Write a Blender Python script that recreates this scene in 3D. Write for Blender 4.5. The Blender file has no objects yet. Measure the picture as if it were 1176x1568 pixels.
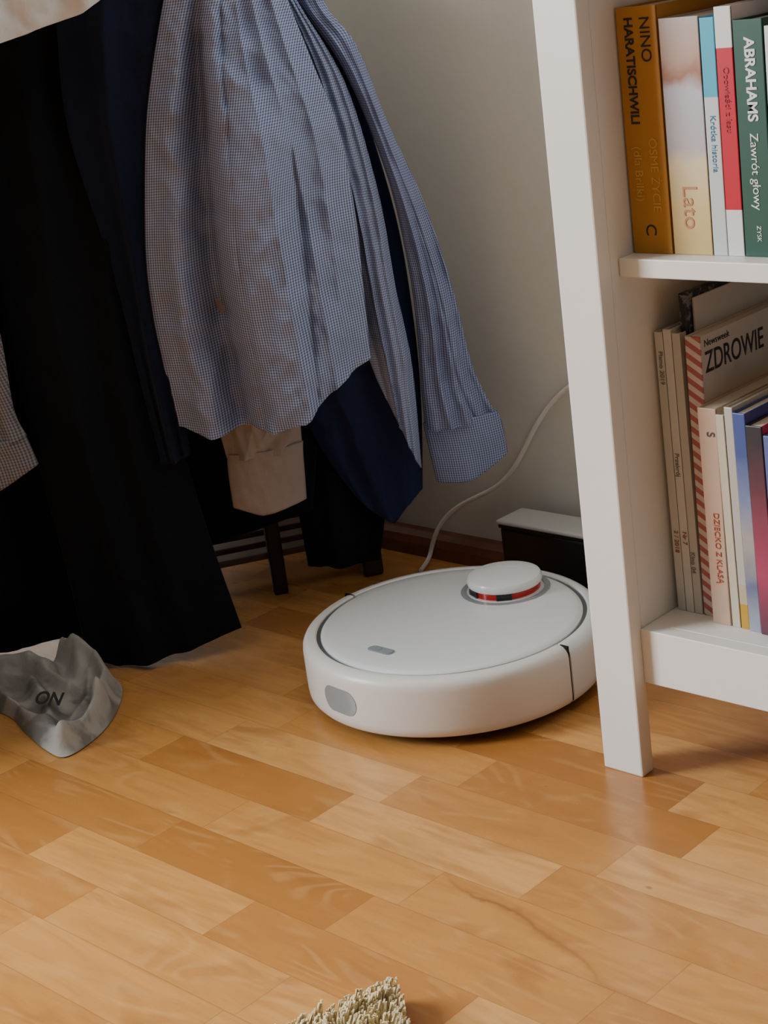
import bpy, bmesh, math, random
from mathutils import Vector, Matrix, noise
random.seed(4)
SC=bpy.context.scene
CY,SY=math.cos(.7985),math.sin(.7985)
def W(a,d,z): return Vector((a*CY-d*SY, a*SY+d*CY, z))

# ------------------------------------------------------------------ helpers
def link(o,parent=None):
    SC.collection.objects.link(o)
    if parent: o.parent=parent
    return o
def empty(name,loc=(0,0,0)):
    e=bpy.data.objects.new(name,None); e.empty_display_size=.05; link(e); return e
def mesh_obj(name,verts,faces,mat=None,parent=None,smooth=False):
    me=bpy.data.meshes.new(name); me.from_pydata([tuple(v) for v in verts],[],faces); me.update()
    if mat: me.materials.append(mat)
    if smooth:
        for p in me.polygons: p.use_smooth=True
    return link(bpy.data.objects.new(name,me),parent)
def box(name,x0,x1,y0,y1,z0,z1,mat,parent=None,bev=.0015,seg=2):
    bm=bmesh.new(); bmesh.ops.create_cube(bm,size=1)
    for v in bm.verts:
        v.co=Vector((x0+(v.co.x+.5)*(x1-x0),y0+(v.co.y+.5)*(y1-y0),z0+(v.co.z+.5)*(z1-z0)))
    if bev: bmesh.ops.bevel(bm,geom=bm.edges[:],offset=bev,segments=seg,profile=.5,affect='EDGES')
    me=bpy.data.meshes.new(name); bm.to_mesh(me); bm.free(); me.materials.append(mat)
    return link(bpy.data.objects.new(name,me),parent)
def tube(name,pts,r,mat,parent=None,cyc=False):
    c=bpy.data.curves.new(name,'CURVE'); c.dimensions='3D'; c.bevel_depth=r; c.bevel_resolution=5; c.resolution_u=14
    s=c.splines.new('NURBS'); s.points.add(len(pts)-1)
    for p,q in zip(s.points,pts): p.co=(*q,1)
    s.use_endpoint_u=True; s.order_u=4; s.use_cyclic_u=cyc; c.use_fill_caps=True
    c.materials.append(mat)
    return link(bpy.data.objects.new(name,c),parent)
def lathe(name,prof,center,mat,parent=None,n=160,a0=0,a1=2*math.pi,caps=True,mats=None):
    full=abs(a1-a0-2*math.pi)<1e-6
    V=[];F=[]; m=n if full else n+1
    for i in range(m):
        t=a0+(a1-a0)*i/n
        for r,z in prof: V.append((center[0]+r*math.cos(t),center[1]+r*math.sin(t),center[2]+z))
    k=len(prof)
    for i in range(n):
        j=(i+1)%m
        for q in range(k-1): F.append((i*k+q,j*k+q,j*k+q+1,i*k+q+1))
    o=mesh_obj(name,V,F,mat,parent)
    bm=bmesh.new(); bm.from_mesh(o.data)
    if not full and caps:
        bm.verts.ensure_lookup_table()
        for s in (0,n): 
            try: bm.faces.new([bm.verts[s*k+q] for q in range(k)])
            except Exception: pass
    bmesh.ops.remove_doubles(bm,verts=bm.verts,dist=1e-6)
    bmesh.ops.recalc_face_normals(bm,faces=bm.faces)
    bm.to_mesh(o.data); bm.free()
    for p in o.data.polygons: p.use_smooth=True
    o.data.set_sharp_from_angle(angle=math.radians(35))
    return o

# ------------------------------------------------------------------ materials
class NT:
    def __init__(s,name):
        s.m=bpy.data.materials.new(name); s.m.use_nodes=True; s.t=s.m.node_tree
        s.b=s.t.nodes['Principled BSDF']
    def n(s,ty,**k):
        x=s.t.nodes.new(ty)
        for a,b in k.items(): setattr(x,a,b)
        return x
    def l(s,a,b): s.t.links.new(a,b)
    def math(s,op,a,b=None,c=None):
        x=s.n('ShaderNodeMath',operation=op)
        for i,v in enumerate((a,b,c)):
            if v is None: continue
            if isinstance(v,(int,float)): x.inputs[i].default_value=v
            else: s.l(v,x.inputs[i])
        return x.outputs[0]
    def comb(s,a,b,c):
        x=s.n('ShaderNodeCombineXYZ')
        for i,v in enumerate((a,b,c)):
            if isinstance(v,(int,float)): x.inputs[i].default_value=v
            else: s.l(v,x.inputs[i])
        return x.outputs[0]
    def noise(s,vec,scale,detail=3,dist=0.,rough=.5):
        x=s.n('ShaderNodeTexNoise'); x.inputs['Scale'].default_value=scale; x.inputs['Detail'].default_value=detail
        x.inputs['Distortion'].default_value=dist; x.inputs['Roughness'].default_value=rough
        if vec is not None: s.l(vec,x.inputs['Vector'])
        return x.outputs['Fac']
    def ramp(s,f,stops,interp='LINEAR'):
        x=s.n('ShaderNodeValToRGB'); e=x.color_ramp.elements; x.color_ramp.interpolation=interp
        while len(e)<len(stops): e.new(.5)
        for q,(p,c) in zip(e,stops): q.position=p; q.color=(*c,1)
        s.l(f,x.inputs[0]); return x.outputs[0]
    def mix(s,f,a,b,mode='MIX'):
        x=s.n('ShaderNodeMix',data_type='RGBA',blend_type=mode)
        for i,v in ((0,f),(6,a),(7,b)):
            if isinstance(v,(int,float)): x.inputs[i].default_value=v
            elif isinstance(v,tuple): x.inputs[i].default_value=(*v,1)
            else: s.l(v,x.inputs[i])
        return x.outputs[2]
    def bump(s,h,st,dist=.002):
        x=s.n('ShaderNodeBump'); x.inputs['Strength'].default_value=st; x.inputs['Distance'].default_value=dist
        s.l(h,x.inputs['Height']); s.l(x.outputs[0],s.b.inputs['Normal'])
    def pos(s): return s.n('ShaderNodeNewGeometry').outputs['Position']
def simple(name,col,rough=.5,var=.06,scale=30,bump=0,metal=0,coat=0):
    t=NT(name); f=t.noise(t.pos(),scale,4)
    c=t.ramp(f,[(.3,tuple(x*(1-var) for x in col)),(.7,tuple(min(1,x*(1+var)) for x in col))])
    t.l(c,t.b.inputs['Base Color']); t.b.inputs['Roughness'].default_value=rough; t.b.inputs['Metallic'].default_value=metal
    t.b.inputs['Coat Weight'].default_value=coat
    if bump: t.bump(f,bump)
    return t.m
def fabric(name,colA,colB=None,period=.004,kind='plain',rough=.9,contrast=1.):
    """UV is in metres along the garment"""
    t=NT(name); uv=t.n('ShaderNodeUVMap').outputs[0]; sp=t.n('ShaderNodeSeparateXYZ'); t.l(uv,sp.inputs[0])
    w=t.noise(t.pos(),6,3)
    if kind=='stripe' or kind=='check':
        u=t.math('ADD',sp.outputs[0],t.math('MULTIPLY',w,.004))
        s1=t.math('MULTIPLY',t.math('ADD',t.math('SINE',t.math('MULTIPLY',u,2*math.pi/period)),1),.5)
        if kind=='check':
            s2=t.math('MULTIPLY',t.math('ADD',t.math('SINE',t.math('MULTIPLY',sp.outputs[1],2*math.pi/period)),1),.5)
            s1=t.math('ADD',t.math('MULTIPLY',s1,.6),t.math('MULTIPLY',s2,.4))
        c=t.ramp(s1,[(.2,colA),(.8,colB)])
    else:
        c=t.ramp(w,[(.3,colA),(.7,colB or tuple(x*1.25 for x in colA))])
    t.l(c,t.b.inputs['Base Color']); t.b.inputs['Roughness'].default_value=rough
    t.b.inputs['Specular IOR Level'].default_value=.12
    t.b.inputs['Sheen Weight'].default_value=.04
    g=t.noise(t.pos(),45,4,.6); g2=t.noise(t.pos(),900,2)
    t.bump(t.math('ADD',g,t.math('MULTIPLY',g2,.12)),.45,.005)
    return t.m

# floor ------------------------------------------------------------
def floor_mat():
    t=NT('parquet_floor'); p=t.n('ShaderNodeSeparateXYZ'); t.l(t.pos(),p.inputs[0]); x,y=p.outputs[0],p.outputs[1]
    ry=t.math('DIVIDE',t.math('ADD',y,.008),.0655); row=t.math('FLOOR',ry); fy=t.math('FRACT',ry)
    w1=t.n('ShaderNodeTexWhiteNoise',noise_dimensions='1D'); t.l(row,w1.inputs['W'])
    rx=t.math('ADD',t.math('DIVIDE',x,.27),t.math('MULTIPLY',w1.outputs[0],9.7)); col=t.math('FLOOR',rx); fx=t.math('FRACT',rx)
    w2=t.n('ShaderNodeTexWhiteNoise',noise_dimensions='2D'); t.l(t.comb(row,col,0),w2.inputs['Vector']); r=w2.outputs[0]
    base=t.ramp(r,[(0,(.43,.172,.040)),(.25,(.55,.238,.060)),(.6,(.64,.295,.080)),(1,(.76,.385,.125))])
    off=t.math('MULTIPLY',r,23.)
    g1=t.noise(t.comb(t.math('MULTIPLY',x,2.6),t.math('MULTIPLY',y,16.),off),1.6,5,1.8,.6)
    g2=t.noise(t.comb(t.math('MULTIPLY',x,7.),t.math('MULTIPLY',y,110.),off),1.5,4,.8,.6)
    cloud=t.noise(t.comb(t.math('MULTIPLY',x,1.),t.math('MULTIPLY',y,1.8),off),5.,3,2.)
    rings=t.math('SINE',t.math('MULTIPLY',t.noise(t.comb(t.math('MULTIPLY',x,1.5),t.math('MULTIPLY',y,6.),off),1.4,2,.8),85.))
    c=t.mix(t.math('MULTIPLY',t.ramp(g1,[(.42,(0,0,0)),(.66,(1,1,1))]),.40),base,(.38,.145,.034))
    c=t.mix(t.math('MULTIPLY',t.ramp(rings,[(.0,(0,0,0)),(1,(1,1,1))]),t.math('MULTIPLY',t.ramp(cloud,[(.46,(0,0,0)),(.62,(1,1,1))]),.25)),c,(.82,.48,.19))
    c=t.mix(t.math('MULTIPLY',t.ramp(g2,[(.5,(0,0,0)),(.75,(1,1,1))]),.20),c,(.38,.15,.04))
    c=t.mix(t.math('MULTIPLY',t.ramp(cloud,[(.56,(0,0,0)),(.72,(1,1,1))]),.50),c,(.36,.135,.034))
    vo=t.n('ShaderNodeTexVoronoi'); vo.inputs['Scale'].default_value=4.2; t.l(t.comb(x,t.math('MULTIPLY',y,1.7),0),vo.inputs['Vector'])
    kn=t.ramp(vo.outputs['Distance'],[(.008,(1,1,1)),(.022,(0,0,0))])
    c=t.mix(t.math('MULTIPLY',kn,.7),c,(.10,.035,.01))
    wob=t.math('MULTIPLY',t.math('SUBTRACT',t.noise(t.pos(),14,4),.5),.07)
    ln=t.math('ABSOLUTE',t.math('SUBTRACT',t.math('ADD',y,wob),t.math('MULTIPLY_ADD',x,-.27,.715)))
    inx=t.ramp(t.math('MULTIPLY',t.math('ADD',x,1.0),3.2),[(.02,(0,0,0)),(.25,(1,1,1)),(.7,(.6,.6,.6)),(.98,(0,0,0))])
    vein=t.math('MULTIPLY',t.ramp(ln,[(.0003,(1,1,1)),(.002,(.45,.45,.45)),(.009,(0,0,0))]),inx)
    c=t.mix(t.math('MULTIPLY',vein,.65),c,(.19,.06,.018))
    gy=t.math('LESS_THAN',t.math('MINIMUM',fy,t.math('SUBTRACT',1.,fy)),.009)
    gx=t.math('LESS_THAN',t.math('MINIMUM',fx,t.math('SUBTRACT',1.,fx)),.0022)
    g=t.math('MAXIMUM',gy,gx); c=t.mix(t.math('MULTIPLY',g,.32),c,(.22,.08,.02))
    t.l(c,t.b.inputs['Base Color'])
    t.l(t.math('MULTIPLY_ADD',g1,.14,.22),t.b.inputs['Roughness'])
    t.bump(t.math('SUBTRACT',t.math('ADD',t.math('MULTIPLY',g2,.1),t.math('MULTIPLY',g1,.25)),t.math('MULTIPLY',g,.5)),.25,.001)
    return t.m
M_floor=floor_mat()
M_wall=simple('wall_paint',(.62,.61,.565),.75,.015,60,.03)
M_base=simple('baseboard_wood',(.16,.055,.028),.45,.25,25)
M_shelf=simple('white_lacquer',(.85,.825,.77),.38,.01,20)
M_rob=simple('white_plastic',(.80,.81,.82),.25,.004,20,coat=.15)
M_robbounce=simple('white_plastic_floor_bounce',(.80,.765,.73),.35,.004,20)  # white plastic with the warm bounce from the floor put into its colour
M_grey=simple('grey_groove',(.13,.13,.14),.4)
M_lgrey=simple('grey_sensor_window',(.30,.33,.35),.2)
M_dark=simple('dark_plastic',(.010,.010,.011),.25)
M_red=simple('red_translucent_plastic',(.50,.015,.012),.15)
M_cable=simple('white_cable_rubber',(.72,.70,.66),.5)
M_chair=simple('black_stained_wood',(.018,.013,.010),.5,.3)
M_slat=simple('brown_stained_wood',(.10,.055,.030),.5,.3)

# ------------------------------------------------------------------ room
box('floor',-3.4,1.6,-1.6,1.75,-.05,0,M_floor,bev=0)
box('wall_back',-3.4,1.6,1.615,1.75,0,2.5,M_wall,bev=0)
box('ceiling',-3.4,1.6,-1.6,1.75,2.5,2.6,M_wall,bev=0)
wl=empty('wall_left')
box('panel_below',-3.5,-3.4,-1.6,1.75,0,.75,M_wall,wl,bev=0)
box('panel_above',-3.5,-3.4,-1.6,1.75,2.2,2.5,M_wall,wl,bev=0)
box('panel_side_1',-3.5,-3.4,.55,1.75,.75,2.2,M_wall,wl,bev=0)
wn=empty('window_1')
for nm,a in (('frame_bottom',(-3.47,-3.41,-1.6,.55,.75,.81)),('frame_top',(-3.47,-3.41,-1.6,.55,2.14,2.2)),('frame_side',(-3.47,-3.41,.49,.55,.81,2.14)),('mullion',(-3.46,-3.42,-.55,-.50,.81,2.14))):
    box(nm,*a,M_shelf,wn,bev=.003)
pr=[(1.615,0),(1.594,0),(1.594,.018),(1.598,.028),(1.606,.034),(1.615,.036)]
V=[];F=[]
for x in (-3.4,-1.0): V+= [(x,y,z) for y,z in pr]
n=len(pr)
for i in range(n-1): F.append((i,i+1,n+i+1,n+i))
F.append(tuple(range(n))); F.append(tuple(range(2*n-1,n-1,-1)))
mesh_obj('baseboard_back',V,F,M_base)

# ------------------------------------------------------------------ bookshelf
bs=empty('bookshelf')
X0,X1=-.9775,-.9298; XR0,XR1=-.2252,-.1775
def B(n,*a,**k): return box(n,*a,M_shelf,bs,**k)
B('post_front_left',X0,X1,1.214,1.233,0,1.95,bev=.0018)
B('post_front_right',XR0,XR1,1.214,1.233,0,1.95,bev=.0018)
B('post_back_left',X0,X1,1.572,1.593,0,1.95)
B('post_back_right',XR0,XR1,1.572,1.593,0,1.95)
B('side_panel_left',X0+.012,X1-.0004,1.233,1.572,.099,1.95,bev=.0008)
B('side_panel_right',XR0+.0004,XR1-.012,1.233,1.572,.099,1.95,bev=.0008)
B('apron',X1,XR0,1.2298,1.247,.098,.1552,bev=.001)
B('shelf_bottom',X1,XR0,1.247,1.585,.138,.1552,bev=.0006)
B('shelf_middle',X1,XR0,1.2442,1.585,.5001,.5175,bev=.0012)
B('shelf_upper',X1,XR0,1.2442,1.585,.862,.8795,bev=.0012)
B('shelf_high',X1,XR0,1.2442,1.585,1.222,1.2395,bev=.0012)
B('shelf_highest',X1,XR0,1.2442,1.585,1.582,1.5995,bev=.0012)
B('back_panel',X1-.02,XR0+.02,1.586,1.592,.10,1.94,bev=0)
B('top_board',X0-.01,XR1+.01,1.205,1.6,1.95,1.975,bev=.002)

# ------------------------------------------------------------------ books
M_paper=simple('paper_pages',(.72,.68,.58),.9,.05,200)
def text(name,s,loc,size,mat,parent,vertical=True,ext=.0002,bold=0.,side=False,sx=1.):
    c=bpy.data.curves.new(name,'FONT'); c.body=s; c.size=size; c.extrude=ext; c.align_y='CENTER'; c.materials.append(mat); c.offset=bold
    o=bpy.data.objects.new(name,c); link(o,parent); o.location=loc
    m=Matrix.Rotation(math.radians(90),4,'X')
    if vertical: m=Matrix.Rotation(math.radians(90),4,'Y')@m
    if side: m=Matrix.Rotation(math.radians(90),4,'Z')@Matrix.Rotation(math.radians(90),4,'X')
    o.rotation_euler=m.to_euler(); o.scale=(sx,1,1); return o
_bm={}
def cm(col,rough=.45):
    k=(col,rough)
    if k not in _bm: _bm[k]=simple('cover_%d'%len(_bm),col,rough,.04,40)
    return _bm[k]
def bands_mat(name,zs,cols,blot=None,noise_amt=.0):
    t=NT(name); p=t.n('ShaderNodeSeparateXYZ'); t.l(t.pos(),p.inputs[0])
    nz=t.noise(t.pos(),35,4,.5)
    z=t.math('ADD',p.outputs[2],t.math('MULTIPLY',t.math('SUBTRACT',nz,.5),noise_amt))
    f=t.math('DIVIDE',t.math('SUBTRACT',z,zs[0]),zs[-1]-zs[0])
    st=[((a-zs[0])/(zs[-1]-zs[0]),c) for a,c in zip(zs,cols)]
    c=t.ramp(f,st,'CONSTANT' if noise_amt==0 else 'LINEAR')
    if blot:
        c=t.mix(t.ramp(t.noise(t.pos(),60,3,1.),[(.5,(0,0,0)),(.6,(1,1,1))]),c,blot)
    t.l(c,t.b.inputs['Base Color']); t.b.inputs['Roughness'].default_value=.35
    return t.m
def stripe_mat(name,a,b,per):
    t=NT(name); p=t.n('ShaderNodeSeparateXYZ'); t.l(t.pos(),p.inputs[0])
    s=t.math('FRACT',t.math('DIVIDE',t.math('ADD',p.outputs[2],t.math('MULTIPLY',p.outputs[0],.6)),per))
    t.l(t.ramp(s,[(0,a),(.5,b)],'CONSTANT'),t.b.inputs['Base Color']); return t.m
def book(x0,w,z0,h,mat,parent,y=1.268,dep=.15,name='book',lean=0,right=None):
    def bx(nm,a,b,c,d,e,f,m,bev=.0008):
        o=box(nm,a,b,c,d,e,f,m,parent,bev=bev)
        if lean:
            for v in o.data.vertices: v.co.x+= (v.co.z-z0)*lean
        return o
    t=.0012
    bx(name+'_cover_left',x0,x0+t,y,y+dep,z0,z0+h,mat,.0003)
    bx(name+'_cover_right',x0+w-t,x0+w,y+(.0015 if right else 0),y+dep,z0,z0+h,right or mat,.0003)
    bx(name+'_spine',x0,x0+w,y-.0005,y+.0018,z0,z0+h,mat,.0008)
    bx(name+'_pages',x0+t,x0+w-t,y+.0018,y+dep-.003,z0+.002,z0+h-.002,M_paper,.0003)
bk=empty('books')
zu=.5176
black=cm((.02,.02,.02)); white=cm((.75,.75,.74)); 
o1=cm((.50,.225,.03))
book(X1+.0015,.0425,zu,.218,o1,bk)
text('title_1','NINO',(X1+.031,1.2672,.727),.0150,black,bk)
text('title_1b','HARATISCHWILI',(X1+.014,1.2672,.727),.0125,black,bk,bold=.0003)
gold=cm((.66,.38,.09)); 
text('title_1c','ÓSME ŻYCIE',(X1+.031,1.2672,.622),.012,gold,bk)
text('title_1d','(dla Brilki)',(X1+.014,1.2672,.615),.012,gold,bk)
text('logo_1','C',(X1+.022,1.2672,.545),.016,black,bk)
m2=bands_mat('cover_picture_beach',[.5175,.56,.60,.612,.66,.675,.69,.73],[(.60,.42,.16),(.70,.52,.24),(.72,.60,.38),(.50,.47,.48),(.52,.52,.58),(.36,.16,.10),(.50,.32,.25),(.50,.45,.42)],noise_amt=.03)
book(X1+.046,.0405,zu,.206,m2,bk)
text('title_2','Lato',(X1+.066,1.2672,.580),.022,cm((.50,.22,.12)),bk)
m3=bands_mat('cover_light_blue2',[.5175,.655,.73],[(.58,.62,.62),(.06,.42,.60),(.06,.42,.60)])
book(X1+.0875,.0145,zu,.204,m3,bk)
text('title_3','Krótka historia',(X1+.095,1.2672,.64),.008,cm((.05,.2,.4)),bk)
m4=bands_mat('cover_red_white',[.5175,.558,.695,.74],[(.74,.73,.72),(.55,.012,.035),(.74,.73,.72),(.74,.73,.72)])
book(X1+.1025,.0165,zu,.212,m4,bk)
text('title_4','Opowieści z lasu',(X1+.111,1.2672,.68),.008,cm((.35,.01,.02)),bk)
m5=cm((.012,.075,.050))
book(X1+.120,.0285,zu,.200,m5,bk)
text('title_5','ABRAHAMS',(X1+.135,1.2672,.703),.0135,white,bk,bold=.0004)
text('title_5b','Zawrót głowy',(X1+.135,1.2672,.624),.0115,white,bk)
text('title_5c','ZYSK',(X1+.135,1.2672,.545),.006,white,bk)
xx=X1+.150
cols=[(.72,.72,.70),(.30,.05,.05),(.6,.55,.40),(.06,.12,.3),(.7,.7,.68),(.08,.25,.2),(.65,.3,.1),(.15,.15,.16),(.6,.6,.62),(.4,.05,.2)]
i=0
while xx<XR0-.05:
    w=random.uniform(.014,.036); book(xx,w,zu,random.uniform(.19,.225),cm(cols[i%10]),bk); xx+=w+.001; i+=1
box('book_lying',X1+.095,X1+.26,1.30,1.41,zu+.2255,zu+.245,cm((.45,.22,.20)),bk,bev=.002)
# lower shelf
zl=.1553; yl=1.287
for k in range(3): 
    book(X1+.006+k*.0098,.0092,zl,.283+.003*(k==1),[cm((.60,.58,.53)),cm((.66,.64,.60)),cm((.55,.53,.49))][k],bk,y=yl,dep=.20,name='magazine',lean=-.012)
for k in range(3): text('mag_title_%d'%k,['Pismo 2019','Przekrój','Kino 04'][k],(X1+.0085+k*.0098,yl-.0009,.42-.1*k),.007,cm((.2,.2,.2)),bk)
for k in range(2): text('mag_mark_%d'%k,['2 / 2018','Nr 7'][k],(X1+.0105+k*.0098,yl-.0009,.24),.007,cm((.35,.1,.05)),bk)
mz=bands_mat('magazine_cover_art',[.155,.33,.37,.385,.40,.44],[(.25,.16,.13),(.38,.20,.15),(.50,.36,.28),(.46,.42,.37),(.52,.49,.44),(.54,.51,.46)],noise_amt=.045)
book(X1+.0365,.0165,zl,.281,stripe_mat('cover_red_stripes',(.42,.12,.12),(.62,.55,.50),.012),bk,y=yl,dep=.20,name='magazine',right=mz)
text('magazine_title','ZDROWIE',(X1+.0532,yl+.006,.409),.029,black,bk,side=True,bold=.0002,sx=.76)
text('magazine_title_small','Newsweek',(X1+.0532,yl+.006,.428),.0095,black,bk,side=True)
box('card_folder',X1+.0335,X1+.0362,yl+.02,yl+.235,zl,.468,cm((.50,.48,.45)),bk,bev=.0006)
tb=NT('black_patterned_box'); fz=tb.noise(tb.pos(),160,2); tb.l(tb.ramp(fz,[(.55,(.012,.012,.013)),(.62,(.16,.16,.16))]),tb.b.inputs['Base Color'])
box('patterned_folder',X1+.0255,X1+.0330,yl+.01,yl+.235,zl,.474,tb.m,bk,bev=.001)
box('patterned_box',X1+.001,X1+.024,yl+.204,yl+.285,zl,.480,tb.m,bk,bev=.002)
book(X1+.0545,.020,zl,.217,cm((.60,.42,.31)),bk,y=yl-.012,dep=.15,lean=-.006)
text('title_l1','DZIECKO Z KLASĄ',(X1+.066,yl-.0130,.27),.0085,cm((.5,.1,.05)),bk)
text('title_l1b','S',(X1+.066,yl-.0130,.35),.012,cm((.08,.08,.08)),bk)
book(X1+.0765,.009,zl,.212,cm((.60,.54,.42)),bk,y=yl-.012,dep=.15,lean=-.02)
book(X1+.0865,.009,zl,.220,bands_mat('cover_yellow_blue',[.155,.18,.20,.38],[(.55,.30,.03),(.50,.42,.30),(.50,.47,.42),(.6,.6,.6)]),bk,y=yl-.012,dep=.15,lean=-.02)
book(X1+.0965,.013,zl,.216,bands_mat('cover_blue_art',[.155,.20,.24,.29,.335,.38],[(.35,.38,.44),(.12,.15,.28),(.40,.36,.34),(.20,.24,.40),(.05,.09,.28),(.05,.09,.3)],noise_amt=.05),bk,y=yl-.014,dep=.15,lean=-.02,right=cm((.05,.09,.30)))
book(X1+.1105,.017,zl,.206,bands_mat('cover_pink_dark',[.155,.22,.30,.345,.38],[(.10,.03,.05),(.40,.05,.12),(.12,.03,.05),(.02,.02,.03),(.02,.02,.03)],noise_amt=.03),bk,y=yl-.016,dep=.15,lean=-.02,right=cm((.45,.03,.09)))
book(X1+.1285,.015,zl,.198,cm((.10,.14,.34)),bk,y=yl-.016,dep=.15,lean=-.02)
xx=X1+.146;i=3
while xx<XR0-.05:
    w=random.uniform(.012,.03); book(xx,w,zl,random.uniform(.19,.22),cm(cols[(i*3)%10]),bk,y=yl-.01); xx+=w+.001; i+=1

# ------------------------------------------------------------------ robot vacuum
rv=empty('robot_vacuum'); RC=(-1.250,1.301,0)
R=.1725
lathe('chassis',[(0,.010),(.150,.010),(.158,.014),(.160,.060),(0,.060)],RC,M_dark,rv)
def rim(name,a0,a1,mat):
    prof=[(.1685,.013),(.1718,.017),(R,.024),(R,.066),(.1718,.0715),(.1695,.0757),(.166,.0785),(.161,.080),(.1570,.080),(.1555,.0785),(.1555,.050),(.162,.030),(.162,.013),(.1685,.013)]
    return lathe(name,prof,RC,mat,rv,n=120,a0=math.radians(a0),a1=math.radians(a1))
rim('bumper',180.6,358.2,M_robbounce)
rim('rear_shell',-.6,179.4,M_rob)
lathe('seam_ring',[(.1560,.0770),(.1500,.0760),(.1500,.070),(.157,.070)],RC,M_grey,rv)
lathe('top_cover',[(0,.0835),(.08,.0834),(.13,.0826),(.144,.0815),(.1485,.0803),(.1505,.078),(.1505,.066),(0,.066)],RC,M_rob,rv)
for ang in (179.9,-1.2):
    a=math.radians(ang); c=Vector((RC[0]+.1655*math.cos(a),RC[1]+.1655*math.sin(a),0))
    o=box('seam_notch',-.0055,.0055,-.0015,.0015,.016,.0795,M_dark,rv,bev=0); o.matrix_world=Matrix.Translation(c)@Matrix.Rotation(a,4,'Z')
def stadium(name,L,wd,h,mat,parent,mw,n=14):
    V=[];
    for s,cx in ((1,L/2-wd/2),(-1,-L/2+wd/2)):
        for i in range(n+1):
            t=-math.pi/2+math.pi*i/n
            V.append((cx+s*wd/2*math.cos(t), s*wd/2*math.sin(t)))
    k=len(V); vs=[(x,y,-h) for x,y in V]+[(x,y,h) for x,y in V]
    F=[tuple(range(k-1,-1,-1)),tuple(range(k,2*k))]+[(i,(i+1)%k,k+(i+1)%k,k+i) for i in range(k)]
    o=mesh_obj(name,vs,F,mat,parent); o.matrix_world=mw; return o
stadium('button_slot',.036,.0135,.0006,M_lgrey,rv,Matrix.Translation((RC[0]-.004,RC[1]-.112,.0831)))
stadium('button_1',.0155,.0105,.0008,M_lgrey,rv,Matrix.Translation((RC[0]-.0125,RC[1]-.112,.0833)))
stadium('button_2',.0155,.0105,.0008,M_lgrey,rv,Matrix.Translation((RC[0]+.0045,RC[1]-.112,.0833)))
def curved_window(name,ang,L,hh,zc,mat,rr):
    n=16;V=[];F=[]
    pts=[]
    for s,cx in ((1,L/2-hh/2),(-1,-L/2+hh/2)):
        for i in range(n+1):
            t=-math.pi/2+math.pi*i/n; pts.append((cx+s*hh/2*math.cos(t), s*hh/2*math.sin(t)))
    rings=8
    V.append((0,0)); 
    for r in range(1,rings+1): V+= [(x*r/rings,y*r/rings) for x,y in pts]
    k=len(pts)
    F=[(0,1+i,1+(i+1)%k) for i in range(k)]
    for r in range(rings-1):
        for i in range(k): F.append((1+r*k+i,1+(r+1)*k+i,1+(r+1)*k+(i+1)%k,1+r*k+(i+1)%k))
    vs=[]
    for x,y in V:
        a=ang+x/rr; vs.append((RC[0]+rr*math.cos(a),RC[1]+rr*math.sin(a),zc+y))
    return mesh_obj(name,vs,F,mat,rv,smooth=True)
curved_window('sensor_window',math.radians(-96),.054,.030,.044,M_lgrey,R+.0005)
TC=(RC[0]+.006,RC[1]+.092,0)
lathe('turret_well',[(.053,.0834),(.0525,.0838),(.046,.0838),(.046,.082),(0,.082)],TC,M_lgrey,rv,n=80)
lathe('turret_base',[(.0445,.082),(.0445,.0845),(.041,.0845),(.041,.082)],TC,M_rob,rv,n=80)
lathe('turret_band',[(.0415,.0835),(.0418,.0925),(.0,.0925)],TC,M_red,rv,n=80)
lathe('turret_cap',[(.0418,.0922),(.0435,.0926),(.0442,.0945),(.0442,.0985),(.0425,.1015),(.038,.1030),(.02,.1040),(0,.1042)],TC,M_rob,rv,n=80)
for a in (-112,-52):
    t=math.radians(a); o=box('turret_slot',-.009,.009,-.0012,.001,.0850,.0915,M_dark,rv,bev=0)
    o.matrix_world=Matrix.Translation((TC[0]+.0418*math.cos(t),TC[1]+.0418*math.sin(t),0))@Matrix.Rotation(t+math.pi/2,4,'Z')
for sx in (-.115,.115):
    lathe('wheel',[(0,-.009),(.030,-.009),(.033,-.006),(.033,.006),(.030,.009),(0,.009)],(0,0,0),M_dark,rv,n=40).matrix_world=Matrix.Translation((RC[0]+sx,RC[1],.033))@Matrix.Rotation(math.pi/2,4,'Y')
lathe('caster',[(0,-.008),(.012,-.008),(.0135,0),(.012,.008),(0,.008)],(0,0,0),M_dark,rv,n=30).matrix_world=Matrix.Translation((RC[0],RC[1]-.12,.0135))@Matrix.Rotation(math.pi/2,4,'Y')

# ------------------------------------------------------------------ charging dock
dk=empty('charging_dock')
box('body',-1.376,-1.228,1.542,1.592,0,.090,M_dark,dk,bev=.004,seg=4)
box('cap',-1.379,-1.225,1.539,1.593,.0945,.1005,simple('dock_top_plastic',(.50,.50,.48),.4,.01),dk,bev=.0025,seg=4)
box('cap_under',-1.377,-1.227,1.541,1.592,.0895,.095,M_dark,dk,bev=.001)
box('foot_plate',-1.366,-1.238,1.485,1.545,0,.006,M_dark,dk,bev=.002)
for x in (-1.325,-1.279): box('contact',x-.012,x+.012,1.5385,1.543,.018,.026,simple('metal_contact_%d'%int(-x*1000),(.6,.55,.4),.3,metal=1),dk,bev=.001)
tube('power_cable',[(-1.53,1.545,.0036),(-1.545,1.578,.0036),(-1.550,1.5895,.012),(-1.535,1.588,.045),(-1.514,1.60,.075),(-1.47,1.606,.098),(-1.425,1.608,.118),(-1.385,1.608,.160),(-1.365,1.608,.195),(-1.33,1.608,.238),(-1.293,1.608,.270),(-1.22,1.608,.305),(-1.12,1.608,.33),(-1.02,1.608,.34)],.0031,M_cable)

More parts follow.
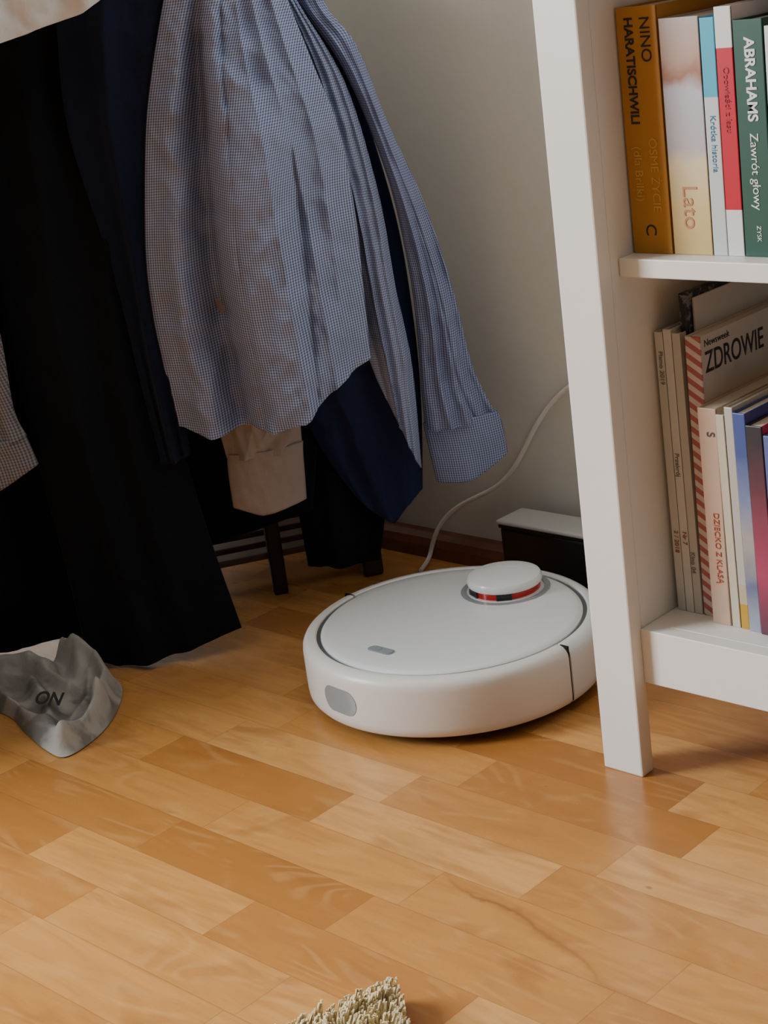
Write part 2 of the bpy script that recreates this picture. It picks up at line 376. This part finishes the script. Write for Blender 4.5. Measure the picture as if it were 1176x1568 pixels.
# ------------------------------------------------------------------ chair (under the clothes) with a low slatted shelf
ch=empty('wooden_chair'); 
cang=.7985+.20; cbase=W(-.225,2.145,0); CM=Matrix.Translation(cbase)@Matrix.Rotation(cang,4,'Z')
def C(n,*a,m=None,**k):
    o=box(n,*a,m or M_chair,ch,**k); o.matrix_world=CM; return o
hw=.205; sd=.185
for nm,x,y,zt in (('leg_1',-hw,0,.86),('leg_2',hw,0,.86),('leg_3',-hw,sd,.44),('leg_4',hw,sd,.44)): C(nm,x-.014,x+.014,y,y+.028,0,zt,bev=.004)
C('seat',-hw-.02,hw+.02,.005,sd+.03,.43,.452,bev=.006)
C('stretcher_front',-hw,hw,.006,.020,.112,.130,bev=.004)
C('stretcher_back',-hw,hw,sd+.006,sd+.020,.13,.15,bev=.004)
for s in (-hw,hw): C('side_rail',s-.007,s+.007,.01,sd+.02,.030,.050,bev=.003)
for k in range(4): C('shelf_slat',-hw,hw,.012+k*.050,.040+k*.050,.0505,.060,m=M_slat,bev=.002)
C('centre_post',.065,.085,.002,.018,0,.13,bev=.003)
for z in (.55,.68,.80): C('back_slat',-hw,hw,.006,.022,z,z+.05,bev=.004)

# ------------------------------------------------------------------ garments
def crom(P,t):
    n=len(P)-1; s=min(max(t,0),1)*n; i=min(int(s),n-1); f=s-i
    p0=P[max(i-1,0)];p1=P[i];p2=P[i+1];p3=P[min(i+2,n)]
    return tuple(.5*((2*p1[k])+(-p0[k]+p2[k])*f+(2*p0[k]-5*p1[k]+4*p2[k]-p3[k])*f*f+(-p0[k]+3*p1[k]-3*p2[k]+p3[k])*f**3) for k in range(len(p1)))
def lin(P,u):
    for (a,b),(c,d) in zip(P,P[1:]):
        if u<=c:
            f=(u-a)/(c-a+1e-9); f=f*f*(3-2*f)*.5+f*.5; return b+(d-b)*f
    return P[-1][1]
def drape(name,L,Rr,mat,parent,dep,thick=.018,folds=(),nz=.006,nk=9.,seed=0,hem=((0,0),(1,0)),nx=110,ny=120,vs=0.0,wr=.0015,ridge=0.):
    """closed flattened cloth tube hanging between two side contours given in metres (a,z) in the rack plane.
       dep(v)-> distance of the plane, folds: (c0,c1,w,A,v0)"""
    V=[];UV=[]
    NR=2*nx
    for j in range(ny+1):
        v=vs+(1-vs)*j/ny; pl=crom(L,v); p2=crom(Rr,v)
        wd=math.hypot(p2[0]-pl[0],p2[1]-pl[1])
        for i in range(NR):
            front=i<=nx; u=i/nx if front else (NR-i)/nx
            a=pl[0]+(p2[0]-pl[0])*u; z=pl[1]+(p2[1]-pl[1])*u
            hz=lin(hem,u)*v**3; z+=hz*(1 if front else .8)
            prof=math.sin(math.pi*u)**.6 if 0<u<1 else 0
            d=dep(v)
            edge=min(1,prof*1.6)
            fd=0
            for c0,c1,w,A,v0 in folds:
                g=min(1,max(0,(v-v0)/.35)); g=g*g*(3-2*g)
                x=(u-(c0+c1*v))/w
                fd+=A*g*(math.exp(-x*x) if w>.055 else math.exp(-abs(x)*1.3))
            q=noise.noise(Vector((u*nk+.6*noise.noise(Vector((u*3,v*3,seed+5))),v*1.6,seed*3.1)))
            q2=noise.noise(Vector((a*38+z*12,z*26,seed+9.)))
            q3=noise.noise(Vector((a*90,z*70+a*40,seed+19.)))
            rg=0
            if ridge:
                w1=noise.noise(Vector((a*16-z*9,z*5+a*4,seed+31.))); w2=noise.noise(Vector((a*30-z*22,z*13+a*8,seed+41.)))
                rg=ridge*((1-abs(w1)*3.2)+.5*(1-abs(w2)*3.2))*(.35+.65*v)
            if front: d-= thick*prof+ (fd+nz*2*q*(.3+.7*v))*edge + (wr*(2*q2+q3)+rg)*edge
            else: d+= thick*prof - (.6*fd+nz*q)*edge
            V.append(W(a,d,z)); UV.append((wd*u if front else wd*(2-u), -z))
    F=[]
    for j in range(ny):
        for i in range(NR):
            k=(i+1)%NR; F.append((j*NR+i,(j+1)*NR+i,(j+1)*NR+k,j*NR+k))
    F.append(tuple(range(NR)))
    o=mesh_obj(name,V,F,mat,parent,smooth=True)
    uv=o.data.uv_layers.new(name='UVMap')
    for p in o.data.polygons:
        for li in p.loop_indices:
            vi=o.data.loops[li].vertex_index; uv.data[li].uv=UV[vi]
    bm=bmesh.new(); bm.from_mesh(o.data); bmesh.ops.recalc_face_normals(bm,faces=bm.faces); bm.to_mesh(o.data); bm.free()
    s=o.modifiers.new('thickness','SOLIDIFY'); s.thickness=.0012; s.offset=-1
    return o
F_shirt=fabric('blue_checked_cotton',(.085,.11,.23),(.44,.50,.70),.0030,'check')
F_shirt2=fabric('blue_striped_cotton_sleeve',(.075,.095,.21),(.36,.41,.60),.0030,'check')
F_navy=fabric('navy_cotton',(.007,.011,.028),(.012,.018,.044))
F_navy2=fabric('navy_shirt_cotton',(.012,.017,.052),(.020,.028,.078))
F_black=fabric('black_wool',(.004,.005,.008),(.007,.009,.014))
F_white=fabric('white_cotton',(.68,.69,.72),(.76,.76,.78))
F_beige=fabric('beige_cotton',(.31,.25,.225),(.37,.305,.28))
F_grey=fabric('grey_striped_cotton',(.09,.09,.11),(.28,.27,.29),.0035,'check')

drape('black_trousers',[(-.417,.90),(-.417,.831),(-.414,.773),(-.410,.592),(-.420,.453),(-.411,.275),(-.401,.155),(-.394,.021)],
 [(-.175,.90),(-.181,.816),(-.193,.744),(-.219,.566),(-.234,.427),(-.234,.292),(-.218,.155),(-.196,.030)],F_black,None,
 lambda v:2.03-.045*max(0,(v-.3)/.7),.014,[(.3,.1,.10,.014,0),(.75,-.1,.08,.012,.1)],.006,6,1,hem=((0,0),(.2,-.02),(.5,-.015),(1,0)))
drape('navy_trousers',[(-.280,.90),(-.282,.829),(-.292,.773),(-.300,.656),(-.279,.499),(-.270,.369),(-.262,.251)],
 [(-.150,.90),(-.160,.813),(-.175,.72),(-.189,.641),(-.212,.490),(-.222,.363),(-.224,.260)],F_navy,None,lambda v:1.995,.010,[(.4,.1,.12,.012,0)],.005,5,2)
drape('white_towel',[(-.50,.93),(-.49,.86),(-.47,.78),(-.455,.738)],[(-.20,.93),(-.20,.88),(-.205,.84),(-.214,.806)],F_white,None,lambda v:1.945,.02,[(.5,-.1,.1,.015,0),(.8,0,.07,.01,.1),(.2,.1,.08,.012,0)],.008,9,3,
 hem=((0,0),(.35,-.002),(.6,-.006),(.85,-.010),(1,0)),ridge=.003)
ss=empty('striped_shirt')
drape('body_front',[(-.145,.89),(-.152,.827),(-.168,.787),(-.194,.712),(-.213,.642),(-.235,.517),(-.240,.440),(-.237,.368),(-.234,.299)],
 [(-.06,.89),(-.043,.813),(-.031,.769),(-.012,.696),(.007,.620),(.013,.522),(.011,.430),(.009,.351)],F_shirt,ss,lambda v:1.985,.020,
 [(.58,.06,.17,.060,.25),(.44,.0,.09,.024,.05),(.70,.12,.05,.018,.05),(.88,.0,.045,.016,0),(.12,.05,.07,.010,.2),(.28,.05,.07,-.030,.1),(.82,-.10,.045,-.022,.3),(.58,.10,.03,.012,.1),(.5,-.06,.03,-.010,.0)],.009,8,4,
 hem=((0,0),(.19,-.023),(.5,-.032),(.65,-.028),(.83,-.008),(.92,-.002),(1,0)),nx=170,ny=190,wr=.0028,ridge=.0065)
drape('body_back',[(-.055,.89),(-.045,.812),(-.040,.769),(-.020,.656),(-.005,.517),(-.004,.400),(.012,.315)],
 [(-.045,.89),(-.033,.811),(-.021,.767),(.022,.667),(.044,.535),(.050,.424),(.058,.326),(.054,.193)],F_shirt,ss,lambda v:2.03,.010,
 [(.55,.1,.12,.012,.1),(.85,0,.08,.008,.1),(.3,.2,.04,.01,.2)],.005,5,5,nx=80,ny=150,ridge=.0035)
drape('sleeve',[(-.035,.89),(-.026,.810),(-.022,.767),(.022,.680),(.055,.562),(.067,.466),(.070,.385),(.066,.285),(.065,.238)],
 [(-.008,.89),(.000,.808),(.012,.755),(.040,.708),(.066,.614),(.097,.517),(.119,.410),(.133,.309),(.156,.243)],F_shirt2,ss,lambda v:2.045,.016,
 [(.3,.05,.10,.010,.1),(.7,-.1,.10,.010,.1),(.5,.2,.05,-.008,.4)],.006,6,6,nx=80,ny=170,wr=.0024,ridge=.005)
drape('sleeve_cuff',[(.063,.246),(.064,.234),(.0675,.200),(.071,.166)],[(.157,.250),(.161,.233),(.163,.212),(.1645,.194)],F_shirt2,ss,lambda v:2.045,.0195,[],.002,3,7,hem=((0,0),(.5,-.010),(1,0)),nx=60,ny=24,wr=.0008)
drape('navy_shirt',[(-.10,.86),(-.10,.55),(-.095,.338),(-.084,.269),(-.062,.210),(-.030,.150)],[(-.015,.86),(.034,.66),(.062,.50),(.068,.36),(.064,.26),(.053,.154)],F_navy2,None,lambda v:2.066,.008,[(.3,.1,.12,.010,.2),(.75,0,.1,.008,.3)],.004,6,8,hem=((0,0),(.25,-.022),(.5,-.036),(.75,-.014),(1,0)),ridge=.002)
drape('black_trousers',[(-.13,.80),(-.12,.50),(-.115,.297),(-.112,.211),(-.108,.060)],[(.0,.80),(.02,.50),(.022,.281),(.002,.125),(-.014,.055)],F_black,None,lambda v:2.096,.010,[(.5,0,.2,.01,.2)],.005,5,9)
bs2=empty('beige_shirt')
drape('sleeve',[(-.205,.60),(-.20,.45),(-.190,.333),(-.187,.278),(-.183,.242)],[(-.06,.60),(-.075,.45),(-.084,.333),(-.086,.294),(-.089,.246)],F_beige,bs2,lambda v:2.015,.014,[(.3,.2,.1,.006,.2)],.005,6,10,wr=.003,ridge=.005)
drape('cuff',[(-.182,.248),(-.184,.232),(-.185,.205),(-.185,.179)],[(-.087,.252),(-.089,.236),(-.091,.205),(-.093,.178)],F_beige,bs2,lambda v:2.015,.019,[],.002,3,11,hem=((0,0),(.4,-.010),(1,0)),nx=60,ny=24,wr=.0012)
gs=empty('grey_striped_shirt')
drape('sleeve',[(-.60,.86),(-.56,.70),(-.54,.50),(-.52,.36),(-.51,.30)],[(-.45,.86),(-.433,.604),(-.417,.456),(-.418,.353),(-.409,.318)],F_grey,gs,lambda v:1.965,.02,[(.5,0,.2,.01,.2)],.006,6,12)
drape('cuff',[(-.512,.306),(-.506,.28),(-.503,.262)],[(-.411,.322),(-.406,.30),(-.402,.281)],F_grey,gs,lambda v:1.965,.024,[],.001,3,13,hem=((0,0),(.5,-.012),(1,0)),nx=50,ny=16)
drape('shade_fill_cloth',[(-.60,.92),(-.62,.6),(-.64,.35),(-.62,.004)],[(-.02,.92),(-.03,.6),(-.05,.35),(-.09,.145)],F_black,None,lambda v:2.070,.012,[(.2,.05,.07,.014,.1),(.55,.0,.07,.012,.1),(.8,0,.06,.01,.1)],.008,9,15,  # added black cloth standing in for the darkness behind the pile
 hem=((0,0),(.25,-.02),(.42,-.04),(.55,.025),(.75,.01),(1,0)))
# out-of-view coat added beside the pile to block window light
drape('unseen_shade_coat',[(-.98,1.12),(-1.00,.7),(-1.01,.4),(-1.00,.006)],[(-.63,1.12),(-.64,.7),(-.65,.4),(-.67,.006)],F_black,None,lambda v:2.14,.43,[(.3,.1,.1,.03,.1),(.7,0,.1,.03,.1)],.012,8,14,nx=80,ny=80)

# ------------------------------------------------------------------ underwear on the floor
def jersey():
    t=NT('grey_jersey'); n1=t.noise(t.pos(),13,3,.8)
    c=t.ramp(n1,[(.40,(.22,.215,.205)),(.50,(.42,.41,.385)),(.7,(.52,.51,.48))])
    t.l(c,t.b.inputs['Base Color']); t.b.inputs['Roughness'].default_value=.95; t.b.inputs['Specular IOR Level'].default_value=.1
    t.bump(t.noise(t.pos(),60,4,.5),.5,.004); return t.m
F_ug=jersey()
F_ud=fabric('dark_grey_jersey',(.05,.05,.05),(.07,.07,.07))
def segdist(px,py,P):
    b=9;bt=0;n=len(P)-1
    for i in range(n):
        ax,ay=P[i];bx,by=P[i+1];dx,dy=bx-ax,by-ay
        t=max(0,min(1,((px-ax)*dx+(py-ay)*dy)/(dx*dx+dy*dy))); e=math.hypot(px-ax-t*dx,py-ay-t*dy)
        if e<b: b=e;bt=(i+t)/n
    return b,bt
def cloth_heap(name,outline,center,ridges,mat,parent,base=.006,nr=70,na=260,seed=1,amp=.0045):
    """outline (a,d) closed; ridges: (polyline, h0,h1,width)"""
    pts=[crom(outline+[outline[0]],i/na) for i in range(na)]
    V=[];F=[]
    def hz(a,d,r):
        z=base
        for P,h0,h1,w in ridges:
            e,t=segdist(a,d,P); h=h0+(h1-h0)*t
            z=z+ (h*math.exp(-(e/w)**2)) * (1-min(1,(z-base)/.06))
        z+=amp*(noise.noise(Vector((a*28,d*20,seed)))+.4*noise.noise(Vector((a*60,d*50,seed+4))))
        return max(.002,z)
    V.append(W(center[0],center[1],hz(*center,0)))
    for k in range(1,nr+1):
        f=k/nr
        for (a,d) in pts:
            x=center[0]+(a-center[0])*f; y=center[1]+(d-center[1])*f
            z=hz(x,y,f); ed=max(0,(f-.86)/.14); z=z*(1-ed**2.5)+.0015*ed
            V.append(W(x,y,z))
    for i in range(na): F.append((0,1+i,1+(i+1)%na))
    for k in range(nr-1):
        for i in range(na): F.append((1+k*na+i,1+(k+1)*na+i,1+(k+1)*na+(i+1)%na,1+k*na+(i+1)%na))
    o=mesh_obj(name,V,F,mat,parent,smooth=True); o.data.uv_layers.new(name='UVMap'); return o
uw=empty('boxer_briefs')
cloth_heap('body',[(-.60,2.00),(-.53,2.03),(-.47,2.025),(-.437,2.015),(-.415,2.03),(-.385,1.99),(-.357,1.945),(-.343,1.90),(-.346,1.83),(-.362,1.775),(-.391,1.738),(-.42,1.768),(-.450,1.82),(-.48,1.875),(-.52,1.905),(-.60,1.93)],(-.43,1.90),
 [([(-.60,1.975),(-.53,2.005),(-.47,2.0),(-.44,1.97)],.024,.022,.014),
  ([(-.423,2.0),(-.405,1.975),(-.395,1.94)],.038,.022,.012),
  ([(-.405,1.985),(-.377,1.95),(-.360,1.90),(-.360,1.84)],.038,.030,.010),
  ([(-.360,1.84),(-.370,1.79),(-.392,1.758)],.028,.018,.010),
  ([(-.56,1.94),(-.50,1.910),(-.455,1.845),(-.41,1.78),(-.392,1.758)],.022,.016,.011),
  ([(-.50,1.96),(-.455,1.93),(-.425,1.86),(-.415,1.80)],.020,.014,.009),
  ([(-.47,1.99),(-.43,1.94),(-.405,1.90)],.014,.018,.009),
  ([(-.385,1.93),(-.380,1.87),(-.392,1.81)],.012,.009,.007)],F_ug,uw,seed=2)
tx=text('label','ON',(0,0,0),.024,F_ud,uw,bold=.0006); tx.matrix_world=Matrix.Translation(W(-.437,1.852,.029))@Matrix.Rotation(.7985-.45,4,'Z')@Matrix.Rotation(math.radians(33),4,'X')
cloth_heap('black_sock',[(-.62,1.86),(-.56,1.88),(-.51,1.86),(-.487,1.82),(-.50,1.78),(-.56,1.76),(-.62,1.78)],(-.55,1.82),[([(-.62,1.82),(-.55,1.83),(-.51,1.81)],.02,.015,.02)],F_black,None,seed=6)

# ------------------------------------------------------------------ jute rug corner
F_jute=simple('jute_fibre',(.88,.68,.42),.9,.28,120)
F_juted=simple('jute_core',(.50,.36,.20),.95,.3,120)
rg=empty('jute_rug')
tip=Vector((-.884,.800,0)); e1=Vector((-.30,-.95,0)).normalized(); e2=Vector((.78,-.62,0)).normalized()
def RP(s,t,z): p=tip+e1*s+e2*t; return Vector((p.x,p.y,z))
LA,LB=.7,.6
cs=[RP(.004,.004,0),RP(LA,.004,0),RP(LA,LB,0),RP(.004,LB,0)]
V=[Vector((c.x,c.y,z)) for z in (.0005,.010) for c in cs]
mesh_obj('backing',V,[(0,1,2,3),(4,5,6,7),(0,1,5,4),(1,2,6,5),(2,3,7,6),(3,0,4,7)],F_juted,rg)
V=[];F=[]
def strand(p,h,lean,w):
    base=len(V); n=4; dr=lean; side=Vector((-dr.y,dr.x,0)).normalized() if dr.length>1e-6 else Vector((1,0,0))
    s2=Vector((0,0,1)).cross(side)
    for i in range(n+1):
        f=i/n; c=p+Vector((0,0,h*f))+dr*(f*f); ww=w*(1-.25*f)
        for k in range(3):
            an=k*2.094+i*.8; V.append(c+side*ww*math.cos(an)+s2*ww*math.sin(an))
    for i in range(n):
        for k in range(3):
            a=base+i*3+k; b=base+i*3+(k+1)%3; F.append((a,b,b+3,a+3))
    b=base+n*3; F.append((b,b+1,b+2))
for _ in range(3600):
    s=random.random()**1.3*.20; t=random.random()**1.3*.20
    cs_,ct_=round(s/.0085)*.0085,round(t/.0085)*.0085
    s=cs_+random.gauss(0,.0020); t=ct_+random.gauss(0,.0020)
    random_h=.021+.006*abs(noise.noise(Vector((cs_*80,ct_*80,1))))*2
    p=RP(max(0,s),max(0,t),.002); ld=Vector((.002,.003,0))+Vector((noise.noise(Vector((cs_*60,ct_*60,2)))*.005,noise.noise(Vector((cs_*60,ct_*60,5)))*.005,0))
    strand(p,random_h*random.uniform(.92,1.06),ld,.0013)
mesh_obj('pile',V,F,F_jute,rg)

# ------------------------------------------------------------------ lights
def area(name,loc,target,sx,sy,power,col):
    l=bpy.data.lights.new(name,'AREA'); l.shape='RECTANGLE'; l.size=sx; l.size_y=sy; l.energy=power; l.color=col
    o=bpy.data.objects.new(name,l); link(o); o.location=loc
    o.rotation_euler=(Vector(target)-Vector(loc)).to_track_quat('-Z','Y').to_euler(); return o
area('window_daylight',(-3.3,-.70,1.5),(-1.2,1.2,.3),1.6,1.3,215,(.90,.96,1.0))
w=bpy.data.worlds.new('world'); SC.world=w; w.use_nodes=True
w.node_tree.nodes['Background'].inputs[0].default_value=(1.0,.94,.86,1); w.node_tree.nodes['Background'].inputs[1].default_value=.11

# ------------------------------------------------------------------ camera
yaw,pitch,roll,H=.7985,.3195,-.1330,.8133
cp,sp=math.cos(pitch),math.sin(pitch)
f=Vector((-SY*cp,CY*cp,-sp)); r0=Vector((CY,SY,0)); u0=r0.cross(f)
r=r0*math.cos(roll)+u0*math.sin(roll); u=-r0*math.sin(roll)+u0*math.cos(roll)
cam=bpy.data.cameras.new('camera'); co=bpy.data.objects.new('camera',cam); link(co)
cam.sensor_fit='HORIZONTAL'; cam.sensor_width=36; cam.lens=36*2600/1176; cam.clip_start=.02
m=Matrix.Identity(4)
for i in range(3): m[i][0]=r[i]; m[i][1]=u[i]; m[i][2]=-f[i]
m[2][3]=H; co.matrix_world=m
SC.camera=co
